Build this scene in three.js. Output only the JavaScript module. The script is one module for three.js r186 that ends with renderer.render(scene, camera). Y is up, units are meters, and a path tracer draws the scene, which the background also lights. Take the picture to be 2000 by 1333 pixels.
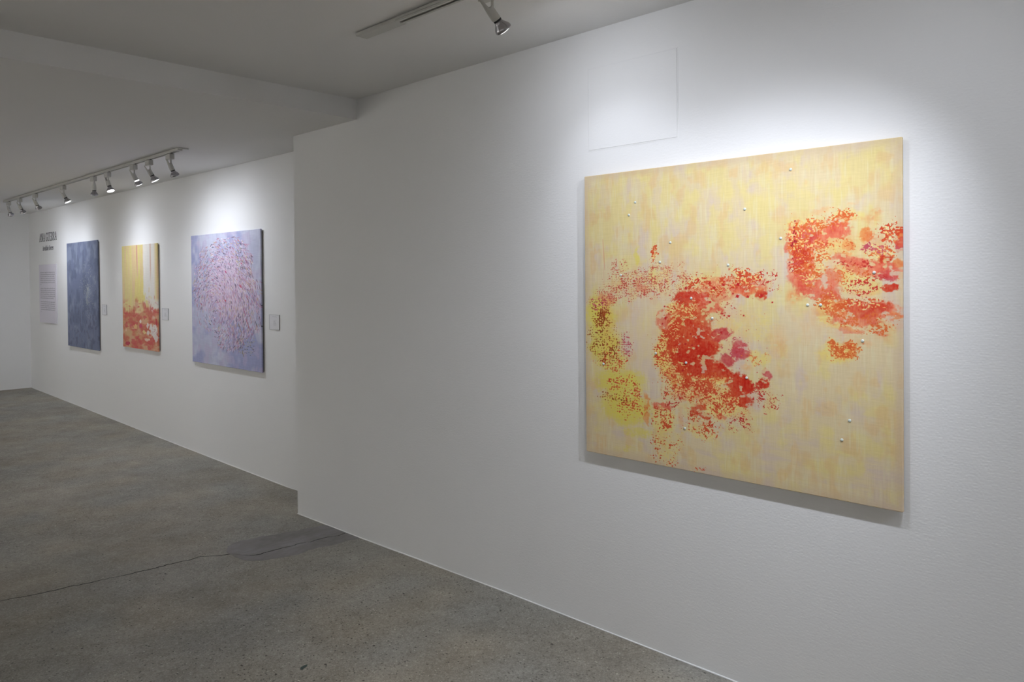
import * as THREE from 'three';
import { RoundedBoxGeometry } from 'three/addons/geometries/RoundedBoxGeometry.js';
import { FontLoader } from 'three/addons/loaders/FontLoader.js';
import { TextGeometry } from 'three/addons/geometries/TextGeometry.js';
import { mergeGeometries } from 'three/addons/utils/BufferGeometryUtils.js';

// ---------------------------------------------------------------- camera, exposure
const scene = new THREE.Scene();
scene.background = new THREE.Color(0x000000);
const renderer = new THREE.WebGLRenderer({ antialias: true });
renderer.toneMapping = THREE.LinearToneMapping;
renderer.toneMappingExposure = 1.06;
renderer.shadowMap.enabled = true;
renderer.shadowMap.type = THREE.PCFSoftShadowMap;

const FOCAL = 1456, YAW = 0.8093, PITCH = 0.0113, ROLL = -0.0088, EYE = new THREE.Vector3(-2.6003, 1.55, 0);
const camera = new THREE.PerspectiveCamera(2 * Math.atan(666.5 / FOCAL) * 180 / Math.PI, 2000 / 1333, 0.05, 60);
{
  const F = new THREE.Vector3(Math.sin(YAW) * Math.cos(PITCH), -Math.sin(PITCH), -Math.cos(YAW) * Math.cos(PITCH));
  const R = new THREE.Vector3(Math.cos(YAW), 0, Math.sin(YAW)), U = new THREE.Vector3().crossVectors(R, F);
  const c = Math.cos(ROLL), s = Math.sin(ROLL);
  const R2 = R.clone().multiplyScalar(c).addScaledVector(U, s), U2 = U.clone().multiplyScalar(c).addScaledVector(R, -s);
  camera.position.copy(EYE);
  camera.quaternion.setFromRotationMatrix(new THREE.Matrix4().makeBasis(R2, U2, F.clone().negate()));
  camera.setViewOffset(2000, 1333, 0, 107.7, 2000, 1333);         // the lens is shifted, as in an architectural photograph
}
scene.add(camera);

// beams: every lit lamp, the added unseen ones too, has its power and beam here, [intensity cd, half angle deg]
const BEAM = {
  nearA: [0.46, 37], nearB: [1.75, 62], nearC: [4.9, 42], nearD: [6.0, 70],
  p3a: [0.2, 62], p3b: [0.16, 62], p3c: [0.5, 76], p2: [0.95, 60], p1: [0.6, 60], p1b: [0.15, 40], text: [0.5, 58],
  off: [4.6, 55], offRear: [22, 55],
};
const SPILL = { near: 0.64, recess: 0.98 };          // the weak light a reflector lamp throws outside its beam
const BEAM_COLOR = new THREE.Color().setRGB(0.93, 0.98, 1.09), ROOM_COLOR = new THREE.Color().setRGB(1.0, 0.975, 0.945);

// ---------------------------------------------------------------- measured sizes (metres)
const ZC = -4.4775, ZS = -3.7484, D = 0.3091, H1 = 2.6224, H2 = 2.5032, ZE = -12.1486;
const XL = -6.0, ZB = 2.6;                       // the walls behind and left of the camera

// ---------------------------------------------------------------- helpers
const taken = new Map();
function numbered(name) {
  const n = taken.get(name) ?? 0; taken.set(name, n + 1);
  return n ? `${name}_${String(n).padStart(3, '0')}` : name;
}
function rng(seed) { let a = seed >>> 0; return () => { a = (a + 0x6D2B79F5) | 0; let t = Math.imul(a ^ (a >>> 15), 1 | a); t = (t + Math.imul(t ^ (t >>> 7), 61 | t)) ^ t; return ((t ^ (t >>> 14)) >>> 0) / 4294967296; }; }
function hash(x, y, s) { let h = Math.imul(x, 374761393) + Math.imul(y, 668265263) + Math.imul(s, 1274126177) | 0; h = Math.imul(h ^ (h >>> 13), 1274126177); return ((h ^ (h >>> 16)) >>> 0) / 4294967296; }
function vn(x, y, s) {
  const xi = Math.floor(x), yi = Math.floor(y); let fx = x - xi, fy = y - yi;
  fx = fx * fx * (3 - 2 * fx); fy = fy * fy * (3 - 2 * fy);
  const a = hash(xi, yi, s), b = hash(xi + 1, yi, s), c = hash(xi, yi + 1, s), d = hash(xi + 1, yi + 1, s);
  return a + (b - a) * fx + (c - a) * fy + (a - b - c + d) * fx * fy;
}
// the same noise, repeating every p cells
function vnp(x, y, p, q, s) {
  const xi = Math.floor(x), yi = Math.floor(y); let fx = x - xi, fy = y - yi;
  fx = fx * fx * (3 - 2 * fx); fy = fy * fy * (3 - 2 * fy);
  const m = (v, n) => ((v % n) + n) % n, x0 = m(xi, p), x1 = m(xi + 1, p), y0 = m(yi, q), y1 = m(yi + 1, q);
  const a = hash(x0, y0, s), b = hash(x1, y0, s), c = hash(x0, y1, s), d = hash(x1, y1, s);
  return a + (b - a) * fx + (c - a) * fy + (a - b - c + d) * fx * fy;
}
function fbm(x, y, s, o = 3) { let v = 0, a = 0.5, t = 0; for (let i = 0; i < o; i++) { v += a * vn(x, y, s + i * 17); t += a; x *= 2.03; y *= 2.03; a *= 0.5; } return v / t; }
const clamp = (x, a = 0, b = 1) => x < a ? a : x > b ? b : x;
const sst = (a, b, x) => { const t = clamp((x - a) / (b - a)); return t * t * (3 - 2 * t); };
const lerp = (a, b, t) => a + (b - a) * t;

// a picture held as linear floats in display values, rows from the top
class Sheet {
  constructor(w, h, c) { this.w = w; this.h = h; this.d = new Float32Array(w * h * 3); for (let i = 0; i < w * h; i++) { this.d[3 * i] = c[0]; this.d[3 * i + 1] = c[1]; this.d[3 * i + 2] = c[2]; } }
  mix(x, y, c, a) { if (x < 0 || y < 0 || x >= this.w || y >= this.h || a <= 0) return; const i = 3 * (y * this.w + x), b = a > 1 ? 1 : a; for (let k = 0; k < 3; k++) this.d[i + k] += (c[k] - this.d[i + k]) * b; }
  // a soft-ended brush mark
  stroke(x0, y0, x1, y1, r, c, a, soft = 0.6) {
    const ax = Math.floor(Math.min(x0, x1) - r - 1), bx = Math.ceil(Math.max(x0, x1) + r + 1), ay = Math.floor(Math.min(y0, y1) - r - 1), by = Math.ceil(Math.max(y0, y1) + r + 1);
    const dx = x1 - x0, dy = y1 - y0, l2 = dx * dx + dy * dy || 1e-6;
    for (let y = ay; y <= by; y++) for (let x = ax; x <= bx; x++) {
      const t = clamp(((x - x0) * dx + (y - y0) * dy) / l2), px = x - x0 - t * dx, py = y - y0 - t * dy, rr = r * (1 - 0.55 * Math.abs(2 * t - 1) ** 3);
      this.mix(x, y, c, a * (1 - sst(1 - soft, 1 + 0.4 / Math.max(rr, 0.5), Math.sqrt(px * px + py * py) / Math.max(rr, 0.5))));
    }
  }
  texture() {
    const { w, h, d } = this, out = new Uint8Array(w * h * 4);
    for (let y = 0; y < h; y++) for (let x = 0; x < w; x++) { const i = 3 * (y * w + x), o = 4 * ((h - 1 - y) * w + x); for (let k = 0; k < 3; k++) out[o + k] = clamp(d[i + k], 0, 255); out[o + 3] = 255; }
    return dataTexture(out, w, h, true);
  }
}
function dataTexture(data, w, h, srgb) {
  const t = new THREE.DataTexture(data, w, h, THREE.RGBAFormat);
  t.magFilter = THREE.LinearFilter; t.minFilter = THREE.LinearMipmapLinearFilter; t.generateMipmaps = true;
  t.wrapS = t.wrapT = THREE.RepeatWrapping; if (srgb) t.colorSpace = THREE.SRGBColorSpace; t.needsUpdate = true; return t;
}
function greyTexture(w, h, f) {
  const out = new Uint8Array(w * h * 4);
  for (let y = 0; y < h; y++) for (let x = 0; x < w; x++) { const v = clamp(f(x, y)) * 255, o = 4 * (y * w + x); out[o] = out[o + 1] = out[o + 2] = v; out[o + 3] = 255; }
  return dataTexture(out, w, h, false);
}
function obj(name, geometry, material, parent, label) {
  const m = new THREE.Mesh(Array.isArray(geometry) ? mergeGeometries(geometry.map((g) => g.index ? g.toNonIndexed() : g)) : geometry, material);
  m.name = parent ? name : numbered(name); m.castShadow = m.receiveShadow = true;
  if (label) m.userData.label = label;
  (parent ?? scene).add(m); return m;
}
function thing(name, label, category, position = [0, 0, 0], turn = 0, group) {
  const o = new THREE.Group(); o.name = numbered(name); o.position.set(...position); o.rotation.y = turn;
  o.userData = { label, category }; if (group) o.userData.group = group;
  scene.add(o); return o;
}
function struct(name, geometry, material, label) { const m = obj(name, geometry, material); m.userData.kind = 'structure'; m.userData.label = label; m.userData.category = name.split('_')[0]; return m; }
// a box between two corners, uv in metres on every side
function bx(x0, y0, z0, x1, y1, z1) {
  const g = new THREE.BoxGeometry(x1 - x0, y1 - y0, z1 - z0); g.translate((x0 + x1) / 2, (y0 + y1) / 2, (z0 + z1) / 2); return metreUV(g);
}
function metreUV(g) {
  const p = g.attributes.position, n = g.attributes.normal, uv = new Float32Array(p.count * 2);
  for (let i = 0; i < p.count; i++) {
    const ax = Math.abs(n.getX(i)), ay = Math.abs(n.getY(i)), az = Math.abs(n.getZ(i));
    const [u, v] = ax >= ay && ax >= az ? [p.getZ(i), p.getY(i)] : ay >= az ? [p.getX(i), p.getZ(i)] : [p.getX(i), p.getY(i)];
    uv[2 * i] = u; uv[2 * i + 1] = v;
  }
  g.setAttribute('uv', new THREE.BufferAttribute(uv, 2)); return g;
}
function cyl(r0, r1, y0, y1, seg = 20, open = false) { const g = new THREE.CylinderGeometry(r1, r0, y1 - y0, seg, 1, open); g.translate(0, (y0 + y1) / 2, 0); return g; }

// ---------------------------------------------------------------- shared materials
const rollerBump = greyTexture(512, 512, (x, y) => 0.45 * vnp(x / 4, y / 4, 128, 128, 3) + 0.3 * vnp(x / 16, y / 2, 32, 256, 5) + 0.25 * vnp(x / 32, y / 32, 16, 16, 7));
rollerBump.repeat.set(1.6, 1.6);
const wallPaint = new THREE.MeshStandardMaterial({ color: new THREE.Color().setRGB(0.85, 0.85, 0.845), roughness: 0.75, bumpMap: rollerBump, bumpScale: 0.00045 });
const ceilingPaint = new THREE.MeshStandardMaterial({ color: new THREE.Color().setRGB(0.82, 0.815, 0.80), roughness: 0.85, bumpMap: rollerBump, bumpScale: 0.0004 });
const trimPaint = new THREE.MeshStandardMaterial({ color: new THREE.Color().setRGB(0.82, 0.82, 0.81), roughness: 0.5 });
const fittingPaint = new THREE.MeshStandardMaterial({ color: new THREE.Color().setRGB(0.56, 0.555, 0.52), roughness: 0.4 });
const blackPlastic = new THREE.MeshStandardMaterial({ color: 0x151515, roughness: 0.5 });
const slotMetal = new THREE.MeshStandardMaterial({ color: 0x33322f, roughness: 0.6 });
const bulbGlass = new THREE.MeshPhysicalMaterial({ color: new THREE.Color().setRGB(0.42, 0.41, 0.43), roughness: 0.22, metalness: 0.75 });
const lensOff = new THREE.MeshPhysicalMaterial({ color: new THREE.Color().setRGB(0.42, 0.42, 0.42), roughness: 0.2, clearcoat: 0.6 });
const lensLit = new THREE.MeshStandardMaterial({ color: 0xffffff, emissive: new THREE.Color().setRGB(1, 1, 1), emissiveIntensity: 3.0, roughness: 0.4 });
const FLOOR_TONE = [143, 138, 127], PATCH_TONE = [126, 122, 120];

// lay-outs measured on the photograph: [across, down, half width, half height in thousandths of the canvas, turn in degrees, strength, tone]
const WASHES = [
[404,574,63,122,0,0.85,0], [383,529,46,63,0,0.45,2], [487,415,103,27,-5,0.5,1], [587,395,56,28,0,0.5,1], [790,248,74,36,-8,0.75,1], [745,323,34,86,5,0.75,1],
[790,397,58,29,15,0.65,1], [929,347,71,22,12,0.7,1], [419,741,76,33,0,0.35,1], [310,633,29,78,0,0.12,2], [364,688,39,44,0,0.5,2], [91,541,41,108,0,0.25,4],
[220,397,115,41,0,0.25,4], [910,281,64,34,0,0.25,4], [818,307,81,87,0,0.25,4], [452,526,152,179,0,0.2,4], [516,747,115,64,0,0.2,4], [883,479,118,71,0,0.25,4],
[386,580,60,75,0,1.0,0], [410,646,73,40,10,1.0,0], [484,663,57,24,15,0.95,0], [312,513,26,34,0,0.7,1], [392,436,42,20,0,0.95,0], [455,454,54,21,20,0.9,1],
[462,576,40,39,-10,0.95,0], [504,551,33,18,-15,0.9,3], [541,612,39,21,-38,0.75,3], [568,596,25,28,-40,0.75,3], [447,712,24,23,0,0.8,0], [557,697,35,29,10,1,0],
[557,746,40,21,0,1,0], [465,738,20,15,0,0.8,0], [432,796,24,15,-20,0.7,0], [446,809,24,10,10,0.7,0], [506,805,16,8,10,0.7,1], [572,700,35,19,20,1,0],
[560,739,26,21,0,1,0], [632,691,21,14,-30,0.9,0], [651,665,12,15,-20,0.8,3], [589,645,19,9,5,0.5,4], [681,571,30,52,0,0.35,4], [592,411,47,11,-10,0.7,2],
[631,424,15,17,0,0.9,0], [552,405,48,16,0,0.65,1], [722,430,20,18,0,0.55,4], [514,389,65,22,0,0.5,1], [621,395,12,15,0,0.6,1], [226,402,17,12,0,0.5,1],
[89,441,31,25,0,0.45,1], [246,817,10,49,0,0.6,2], [304,799,31,15,0,0.85,1], [369,827,11,34,0,0.4,4], [436,500,34,39,0,0.35,4], [713,278,17,21,0,0.7,1],
[737,230,23,24,0,0.7,1], [795,228,47,20,-8,0.75,1], [843,242,32,20,0,0.75,1], [861,213,11,20,0,0.6,2], [753,275,17,56,20,1.0,3], [774,249,25,18,-20,0.8,3],
[737,311,20,24,0,0.9,3], [755,343,25,44,10,0.75,1], [759,384,28,37,0,0.75,1], [815,251,47,23,-18,0.8,1], [916,255,15,20,0,0.8,2], [929,216,21,19,0,0.4,4],
[939,196,18,10,0,0.5,4], [799,183,30,6,-10,0.4,4], [880,171,13,4,-10,0.3,4], [884,210,39,7,0,0.35,4], [992,267,12,18,0,0.9,2], [993,285,11,16,10,0.9,3],
[961,317,15,15,0,0.9,0], [884,326,47,11,12,0.75,1], [947,346,45,15,14,0.85,1], [989,336,12,14,0,0.75,2], [967,367,25,12,0,0.9,3], [973,397,18,11,0,0.9,0],
[997,370,6,7,0,0.7,2], [814,381,35,26,-30,0.75,1], [829,422,27,14,30,0.7,1], [871,291,13,23,0,0.55,2], [844,315,21,9,-10,0.45,1], [905,469,80,30,-5,0.95,1],
[922,461,51,17,-8,0.8,0], [984,476,12,11,0,0.7,2], [840,450,35,25,35,0.75,2], [877,519,29,9,8,0.6,1], [945,521,21,6,5,0.45,1], [787,472,14,24,-15,0.4,4],
[802,415,41,20,15,0.65,1], [728,426,23,18,0,0.5,4], [858,576,29,22,0,0.75,2], [914,557,26,8,10,0.35,4], [966,518,32,14,-25,0.25,4], [909,415,51,7,-8,0.3,4]
];
const NETS = [
[275,287,15,27,0,0.7,0], [137,339,40,25,0,0.4,5], [217,383,111,45,0,0.42,5], [301,371,55,51,0,0.45,5], [366,396,35,60,0,0.3,5], [122,424,81,32,0,0.42,5],
[70,463,54,22,0,0.5,2], [69,509,33,54,0,0.62,1], [80,597,58,65,0,0.45,1], [107,658,61,36,0,0.48,0], [150,736,56,25,0,0.42,0], [121,787,65,14,0,0.36,1],
[179,813,83,39,0,0.32,0], [195,773,27,42,0,0.45,0], [168,603,28,39,0,0.4,2], [304,835,37,45,0,0.52,0], [312,929,52,62,0,0.26,0], [425,989,31,7,0,0.5,0],
[348,765,36,34,0,0.3,4], [316,616,37,81,0,0.62,0], [348,530,32,44,0,0.6,0], [377,474,60,36,0,0.6,0], [454,399,74,36,0,0.5,0], [536,377,64,28,0,0.5,0],
[584,373,44,28,0,0.7,0], [647,364,27,21,0,0.28,4], [663,404,24,15,0,0.25,4], [409,722,94,43,0,0.62,0], [501,765,76,42,0,0.6,0], [432,839,58,36,0,0.45,0],
[559,816,38,25,0,0.34,4], [655,740,36,37,0,0.34,4], [621,720,31,41,0,0.4,4], [364,688,43,50,0,0.55,0], [484,694,57,23,0,0.5,3], [519,459,39,48,0,0.22,4],
[622,613,43,22,0,0.32,3], [550,601,38,48,0,0.3,2], [734,261,31,59,0,0.6,3], [791,219,69,23,-8,0.6,3], [845,200,40,17,0,0.5,3], [748,320,34,50,0,0.65,0],
[790,307,33,58,20,0.55,3], [762,365,34,30,0,0.55,3], [845,279,48,23,0,0.35,3], [966,248,27,28,0,0.62,0], [933,292,33,11,0,0.6,2], [955,303,25,22,0,0.6,3],
[876,372,47,34,0,0.42,3], [909,394,51,28,0,0.35,4], [824,452,41,35,35,0.6,3], [905,445,64,17,-5,0.6,0], [858,576,40,29,0,0.6,3], [909,492,64,28,0,0.4,3],
[935,513,43,14,-10,0.4,3], [897,337,52,14,0,0.35,4]
];
const YELLOWS = [
[65,508,58,76,0,0.95], [79,604,62,72,0,0.95], [140,734,92,50,0,0.95], [165,820,91,60,0,1.0], [107,658,61,43,0,0.8], [212,902,58,18,0,0.6],
[316,621,37,81,0,0.95], [348,530,36,47,0,0.8], [377,474,60,36,0,0.7], [304,838,44,58,0,0.6], [312,929,48,62,0,0.5], [409,725,94,46,0,0.75],
[501,765,79,49,0,0.75], [484,691,50,19,0,0.8], [622,613,46,23,0,0.7], [454,396,74,36,0,0.45], [217,383,96,38,0,0.35], [301,371,48,44,0,0.4],
[431,863,69,23,0,0.5], [822,284,57,26,0,0.55], [867,199,39,17,0,0.5], [735,216,31,21,0,0.5], [876,367,55,28,0,0.6], [909,401,56,17,0,0.5],
[811,476,27,38,30,0.7], [858,509,40,9,15,0.7], [843,582,46,32,0,0.75], [209,294,10,31,10,0.7], [172,961,20,14,0,0.5], [790,321,28,50,0,0.5],
[527,523,65,25,0,0.4], [713,290,14,39,0,0.45], [614,519,62,47,0,0.35]
];
const PALES = [
[241,564,72,135,0,0.85], [542,498,67,54,0,0.6], [294,464,74,51,0,0.6], [747,513,57,45,0,0.5], [482,897,151,33,0,0.3], [199,536,39,105,0,0.5]
];
const DOTS = [[389,403,10],[432,377,7],[484,402,8],[514,392,7],[560,391,8],[558,427,10],[560,389,8],[590,428,8],[631,424,9],[557,427,8],[316,503,9],[313,464,5],[305,522,5],[340,470,4],[386,585,7],[376,672,7],[384,643,7],[532,489,5],[577,486,4],[516,488,4],[663,444,4],[470,446,5],[506,541,7],[404,551,5],[416,560,5],[409,587,5],[519,462,3],[469,385,5],[544,419,5]];
const BEADS = [[207,110],[182,152],[336,253],[298,317],[530,331],[408,436],[149,359],[583,161],[718,55],[689,255],[934,359],[763,451],[798,450],[478,499],[389,647],[76,675],[281,623],[383,862],[905,547],[586,678],[872,771],[852,828]];
const CRACK = [[-1.706,-4.35],[-1.57,-4.307],[-1.408,-4.272],[-1.297,-4.247],[-1.157,-4.233],[-1.004,-4.202],[-0.787,-4.184],[-0.653,-4.113],[-0.596,-4.01],[-0.557,-3.978],[-0.48,-3.976],[-0.423,-3.962],[-0.332,-3.948],[-0.235,-3.929],[-0.138,-3.927],[-0.092,-3.915],[-0.025,-3.895],[0.006,-3.903]];
const PATCH_FAR = [[-0.602,-4.232],[-0.52,-4.27],[-0.417,-4.248],[-0.244,-4.192],[-0.081,-4.153],[-0.015,-4.139]];
const PATCH_NEAR = [[-0.004,-3.753],[-0.095,-3.775],[-0.268,-3.803],[-0.413,-3.808],[-0.482,-3.827],[-0.566,-3.862],[-0.631,-3.923],[-0.652,-3.991],[-0.658,-4.101]];
// ---------------------------------------------------------------- the floor: a worn concrete slab, slightly uneven, cracked across the opening
const LEVELS = [[3, 0.013], [-1.3, 0.013], [-2.5, 0.008], [-3.1, -0.001], [-3.8, -0.014], [-4.5, -0.02], [-5.0, -0.036], [-6.6, -0.018], [-7.76, -0.003], [-10.15, 0.032], [-12.3, 0.06]];
function floorY(z) {
  for (let i = 1; i < LEVELS.length; i++) if (z >= LEVELS[i][0]) { const [a, ya] = LEVELS[i - 1], [b, yb] = LEVELS[i]; const t = (z - a) / (b - a); return lerp(ya, yb, t); }
  return 0.06;
}
const CRACK_LINE = [[XL, -4.62], [-4.6, -4.55], [-3.4, -4.52], [-2.5, -4.43], ...CRACK, [0.5, -3.90]];
function crackZ(x) {
  let i = 1; while (i < CRACK_LINE.length - 1 && x > CRACK_LINE[i][0]) i++;
  const [a, za] = CRACK_LINE[i - 1], [b, zb] = CRACK_LINE[i];
  return lerp(za, zb, clamp((x - a) / (b - a))) + 0.022 * (vn(x * 14, 0, 41) - 0.5) + 0.016 * (vn(x * 45, 0, 42) - 0.5);
}
const crackHalf = (x) => 0.0026 + 0.0024 * vn(x * 9, 3, 43) + (x > -0.7 ? 0.0022 : 0);
{
  const TILE = 4, N = 2048, r = rng(77), px = TILE / N;
  const base = new Float32Array(N * N), warm = new Float32Array(N * N);
  for (let y = 0; y < N; y++) for (let x = 0; x < N; x++) {
    const i = y * N + x;
    base[i] = 16 * (vnp(x / 220, y / 220, 2048 / 220 | 0, 2048 / 220 | 0, 1) - 0.5) + 12 * (vnp(x / 64, y / 64, 32, 32, 2) - 0.5) + 10 * (vnp(x / 16, y / 16, 128, 128, 3) - 0.5) + 16 * (vnp(x / 4, y / 4, 512, 512, 4) - 0.5) + 26 * (vnp(x / 2, y / 2, 1024, 1024, 5) - 0.5) + 24 * (hash(x, y, 6) - 0.5);
    warm[i] = vnp(x / 128, y / 128, 16, 16, 8) - 0.5;
  }
  const put = (cx, cy, rr, v, k) => { const R = Math.ceil(rr + 1); for (let y = -R; y <= R; y++) for (let x = -R; x <= R; x++) { const d = Math.hypot(x * (1 + 0.4 * k), y * (1.2 - 0.4 * k)); if (d < rr + 0.5) { const i = (((cy + y) % N + N) % N) * N + (((cx + x) % N + N) % N); base[i] = lerp(base[i], v, clamp(rr + 0.5 - d)); } } };
  const dense = (x, y) => vnp(x / 256, y / 256, 8, 8, 21);
  for (let i = 0; i < 26000; i++) { const x = r() * N | 0, y = r() * N | 0; if (r() < 0.25 + dense(x, y)) put(x, y, 0.6 + 1.3 * r() * r(), 24 + 40 * r(), r()); else { r(); } }
  for (let i = 0; i < 30000; i++) { const x = r() * N | 0, y = r() * N | 0, q = dense(x, y); if (r() < q * 1.3 - 0.1) put(x, y, 0.7 + 1.7 * r() * r(), -40 - 50 * r(), r()); else { r(); } }
  for (let i = 0; i < 420; i++) put(r() * N | 0, r() * N | 0, 1.2 + 2.2 * r() * r(), r() < 0.8 ? -70 - 25 * r() : 60, r());
  const out = new Uint8Array(N * N * 4);
  for (let i = 0; i < N * N; i++) { const v = base[i], w = warm[i] * 8; out[4 * i] = clamp(FLOOR_TONE[0] + v + w, 0, 255); out[4 * i + 1] = clamp(FLOOR_TONE[1] + v + w * 0.3, 0, 255); out[4 * i + 2] = clamp(FLOOR_TONE[2] + v * 0.95 - w * 0.6, 0, 255); out[4 * i + 3] = 255; }
  const map = dataTexture(out, N, N, true); map.repeat.set(1 / TILE, 1 / TILE);
  const rough = greyTexture(512, 512, (x, y) => 0.5 + 0.25 * vnp(x / 32, y / 32, 16, 16, 31) + 0.2 * vnp(x / 3, y / 3, 170, 170, 32)); rough.repeat.set(1 / 2, 1 / 2);
  const floorMat = new THREE.MeshPhysicalMaterial({ map, roughness: 0.78, roughnessMap: rough, bumpMap: rough, bumpScale: 0.0015, specularIntensity: 0.6 });
  const xs = []; for (let x = XL - 0.1; x < D + 0.12; x += (x < -2.4 ? 0.12 : 0.02)) xs.push(x); xs.push(D + 0.12);
  const P = [], UV = [], I = [];
  const v = (x, y, z) => { P.push(x, y, z); UV.push(x, z); return P.length / 3 - 1; };
  const strip = (zs, flip) => { // a sheet of quads over xs, zs(x) giving the rows
    const rows = xs.map((x) => zs(x).map((z) => v(x, floorY(z), z)));
    for (let i = 1; i < rows.length; i++) for (let j = 1; j < rows[0].length; j++) { const a = rows[i - 1][j - 1], b = rows[i][j - 1], c = rows[i][j], d = rows[i - 1][j]; flip ? I.push(a, c, b, a, d, c) : I.push(a, b, c, a, c, d); }
  };
  const rowsNear = [0, 0.02, 0.06, 0.12, 0.2, 0.3, 0.42, 0.55, 0.7, 0.85, 1], rowsFar = [0, 0.004, 0.015, 0.04, 0.07, 0.1, 0.15, 0.2, 0.3, 0.4, 0.5, 0.6, 0.7, 0.8, 0.9, 1];
  strip((x) => { const z0 = crackZ(x) + crackHalf(x); return rowsNear.map((t) => lerp(z0, ZB + 0.1, t)); }, true);
  strip((x) => { const z0 = crackZ(x) - crackHalf(x); return rowsFar.map((t) => lerp(z0, ZE - 0.1, t)); }, false);
  const fg = new THREE.BufferGeometry(); fg.setAttribute('position', new THREE.Float32BufferAttribute(P, 3)); fg.setAttribute('uv', new THREE.Float32BufferAttribute(UV, 2)); fg.setIndex(I);
  const flat = fg.toNonIndexed(); flat.computeVertexNormals();
  const under = bx(XL - 0.1, -0.16, ZE - 0.1, D + 0.12, -0.06, ZB + 0.1);
  for (const k of Object.keys(flat.attributes)) if (!under.attributes[k]) flat.deleteAttribute(k);
  const floor = struct('floor', [flat, under], floorMat, 'worn grey concrete floor with fine dark and pale aggregate and a long crack');

  {                                                     // the crack itself: faces and bottom coloured dark for the shade inside
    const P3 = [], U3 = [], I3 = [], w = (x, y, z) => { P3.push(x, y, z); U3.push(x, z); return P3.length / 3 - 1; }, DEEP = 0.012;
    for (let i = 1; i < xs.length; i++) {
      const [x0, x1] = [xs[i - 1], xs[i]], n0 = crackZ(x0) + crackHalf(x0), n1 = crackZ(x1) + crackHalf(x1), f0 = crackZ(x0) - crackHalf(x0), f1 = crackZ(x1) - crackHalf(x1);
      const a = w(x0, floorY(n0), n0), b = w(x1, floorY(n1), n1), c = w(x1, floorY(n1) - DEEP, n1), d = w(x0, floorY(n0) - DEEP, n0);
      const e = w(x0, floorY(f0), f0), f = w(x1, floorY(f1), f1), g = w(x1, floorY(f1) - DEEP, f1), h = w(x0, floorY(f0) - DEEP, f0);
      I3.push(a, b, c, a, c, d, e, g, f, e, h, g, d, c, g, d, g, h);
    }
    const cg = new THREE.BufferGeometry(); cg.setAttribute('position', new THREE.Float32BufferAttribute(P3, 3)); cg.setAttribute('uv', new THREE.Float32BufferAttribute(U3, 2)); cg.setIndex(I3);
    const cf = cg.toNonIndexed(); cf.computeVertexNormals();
    obj('crack', cf, new THREE.MeshStandardMaterial({ color: new THREE.Color().setRGB(0.045, 0.042, 0.038), roughness: 0.95 }), floor, 'long jagged crack with its inner shade put into a dark colour');
  }

  // the smoother, darker cement repair either side of the crack, a skin 2 mm thick
  const S = 256, pr = new Sheet(S, S, [PATCH_TONE[0], PATCH_TONE[1], PATCH_TONE[2]]);
  for (let y = 0; y < S; y++) for (let x = 0; x < S; x++) { const k = 22 * (vnp(x / 40, y / 40, 6, 6, 51) - 0.5) + 12 * (vnp(x / 10, y / 6, 25, 42, 52) - 0.5) + 6 * (hash(x, y, 53) - 0.5); const i = 3 * (y * S + x); for (let c = 0; c < 3; c++) pr.d[i + c] += k * (c === 2 ? 1.15 : 1); }
  const patchMap = pr.texture(); patchMap.repeat.set(1.2, 1.2);
  const patchMat = new THREE.MeshStandardMaterial({ map: patchMap, roughness: 0.62 });
  const patch = (edge, side, x0, x1) => {
    const P2 = [], U2 = [], I2 = [], n = 60, w = (x, y, z) => { P2.push(x, y, z); U2.push(x, z); return P2.length / 3 - 1; };
    const e = [...edge].sort((a, b) => a[0] - b[0]);
    const edgeZ = (x) => { let i = 1; while (i < e.length - 1 && x > e[i][0]) i++; return lerp(e[i - 1][1], e[i][1], clamp((x - e[i - 1][0]) / (e[i][0] - e[i - 1][0] + 1e-6))) + 0.02 * (vn(x * 16, side, 61) - 0.5) + 0.012 * (vn(x * 50, side, 62) - 0.5); };
    const rows = [];
    for (let i = 0; i <= n; i++) {
      const x = lerp(x0, x1, i / n), za = crackZ(x) + side * (crackHalf(x) + 0.0003), zb = side > 0 ? Math.max(edgeZ(x), za + 0.002) : Math.min(edgeZ(x), za - 0.002), row = [];
      row.push(w(x, floorY(za) - 0.001, za));
      for (let j = 0; j <= 6; j++) { const z = lerp(za, zb, j / 6); row.push(w(x, floorY(z) + (j === 6 ? 0.0004 : 0.0018), z)); }
      row.push(w(x, floorY(zb) - 0.001, zb)); rows.push(row);
    }
    for (let i = 1; i < rows.length; i++) for (let j = 1; j < rows[0].length; j++) { const [a, b, c, d] = [rows[i - 1][j - 1], rows[i][j - 1], rows[i][j], rows[i - 1][j]]; side > 0 ? I2.push(a, c, b, a, d, c) : I2.push(a, b, c, a, c, d); }
    const g = new THREE.BufferGeometry(); g.setAttribute('position', new THREE.Float32BufferAttribute(P2, 3)); g.setAttribute('uv', new THREE.Float32BufferAttribute(U2, 2)); g.setIndex(I2); g.computeVertexNormals();
    obj('cement_patch', g, patchMat, floor, 'smooth dark grey cement repair along the crack');
  };
  patch([[-0.66, -4.13], ...PATCH_FAR], -1, -0.655, -0.002);
  patch([[-0.66, -4.09], ...PATCH_NEAR], 1, -0.655, -0.002);
  // a scrap of dried green paint
  const gs = new THREE.Shape(); [[-0.02, 0.004], [-0.006, 0.011], [0.012, 0.006], [0.022, -0.004], [0.008, -0.009], [-0.008, -0.004], [-0.016, -0.007]].forEach(([a, b], i) => i ? gs.lineTo(a, b) : gs.moveTo(a, b));
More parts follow.
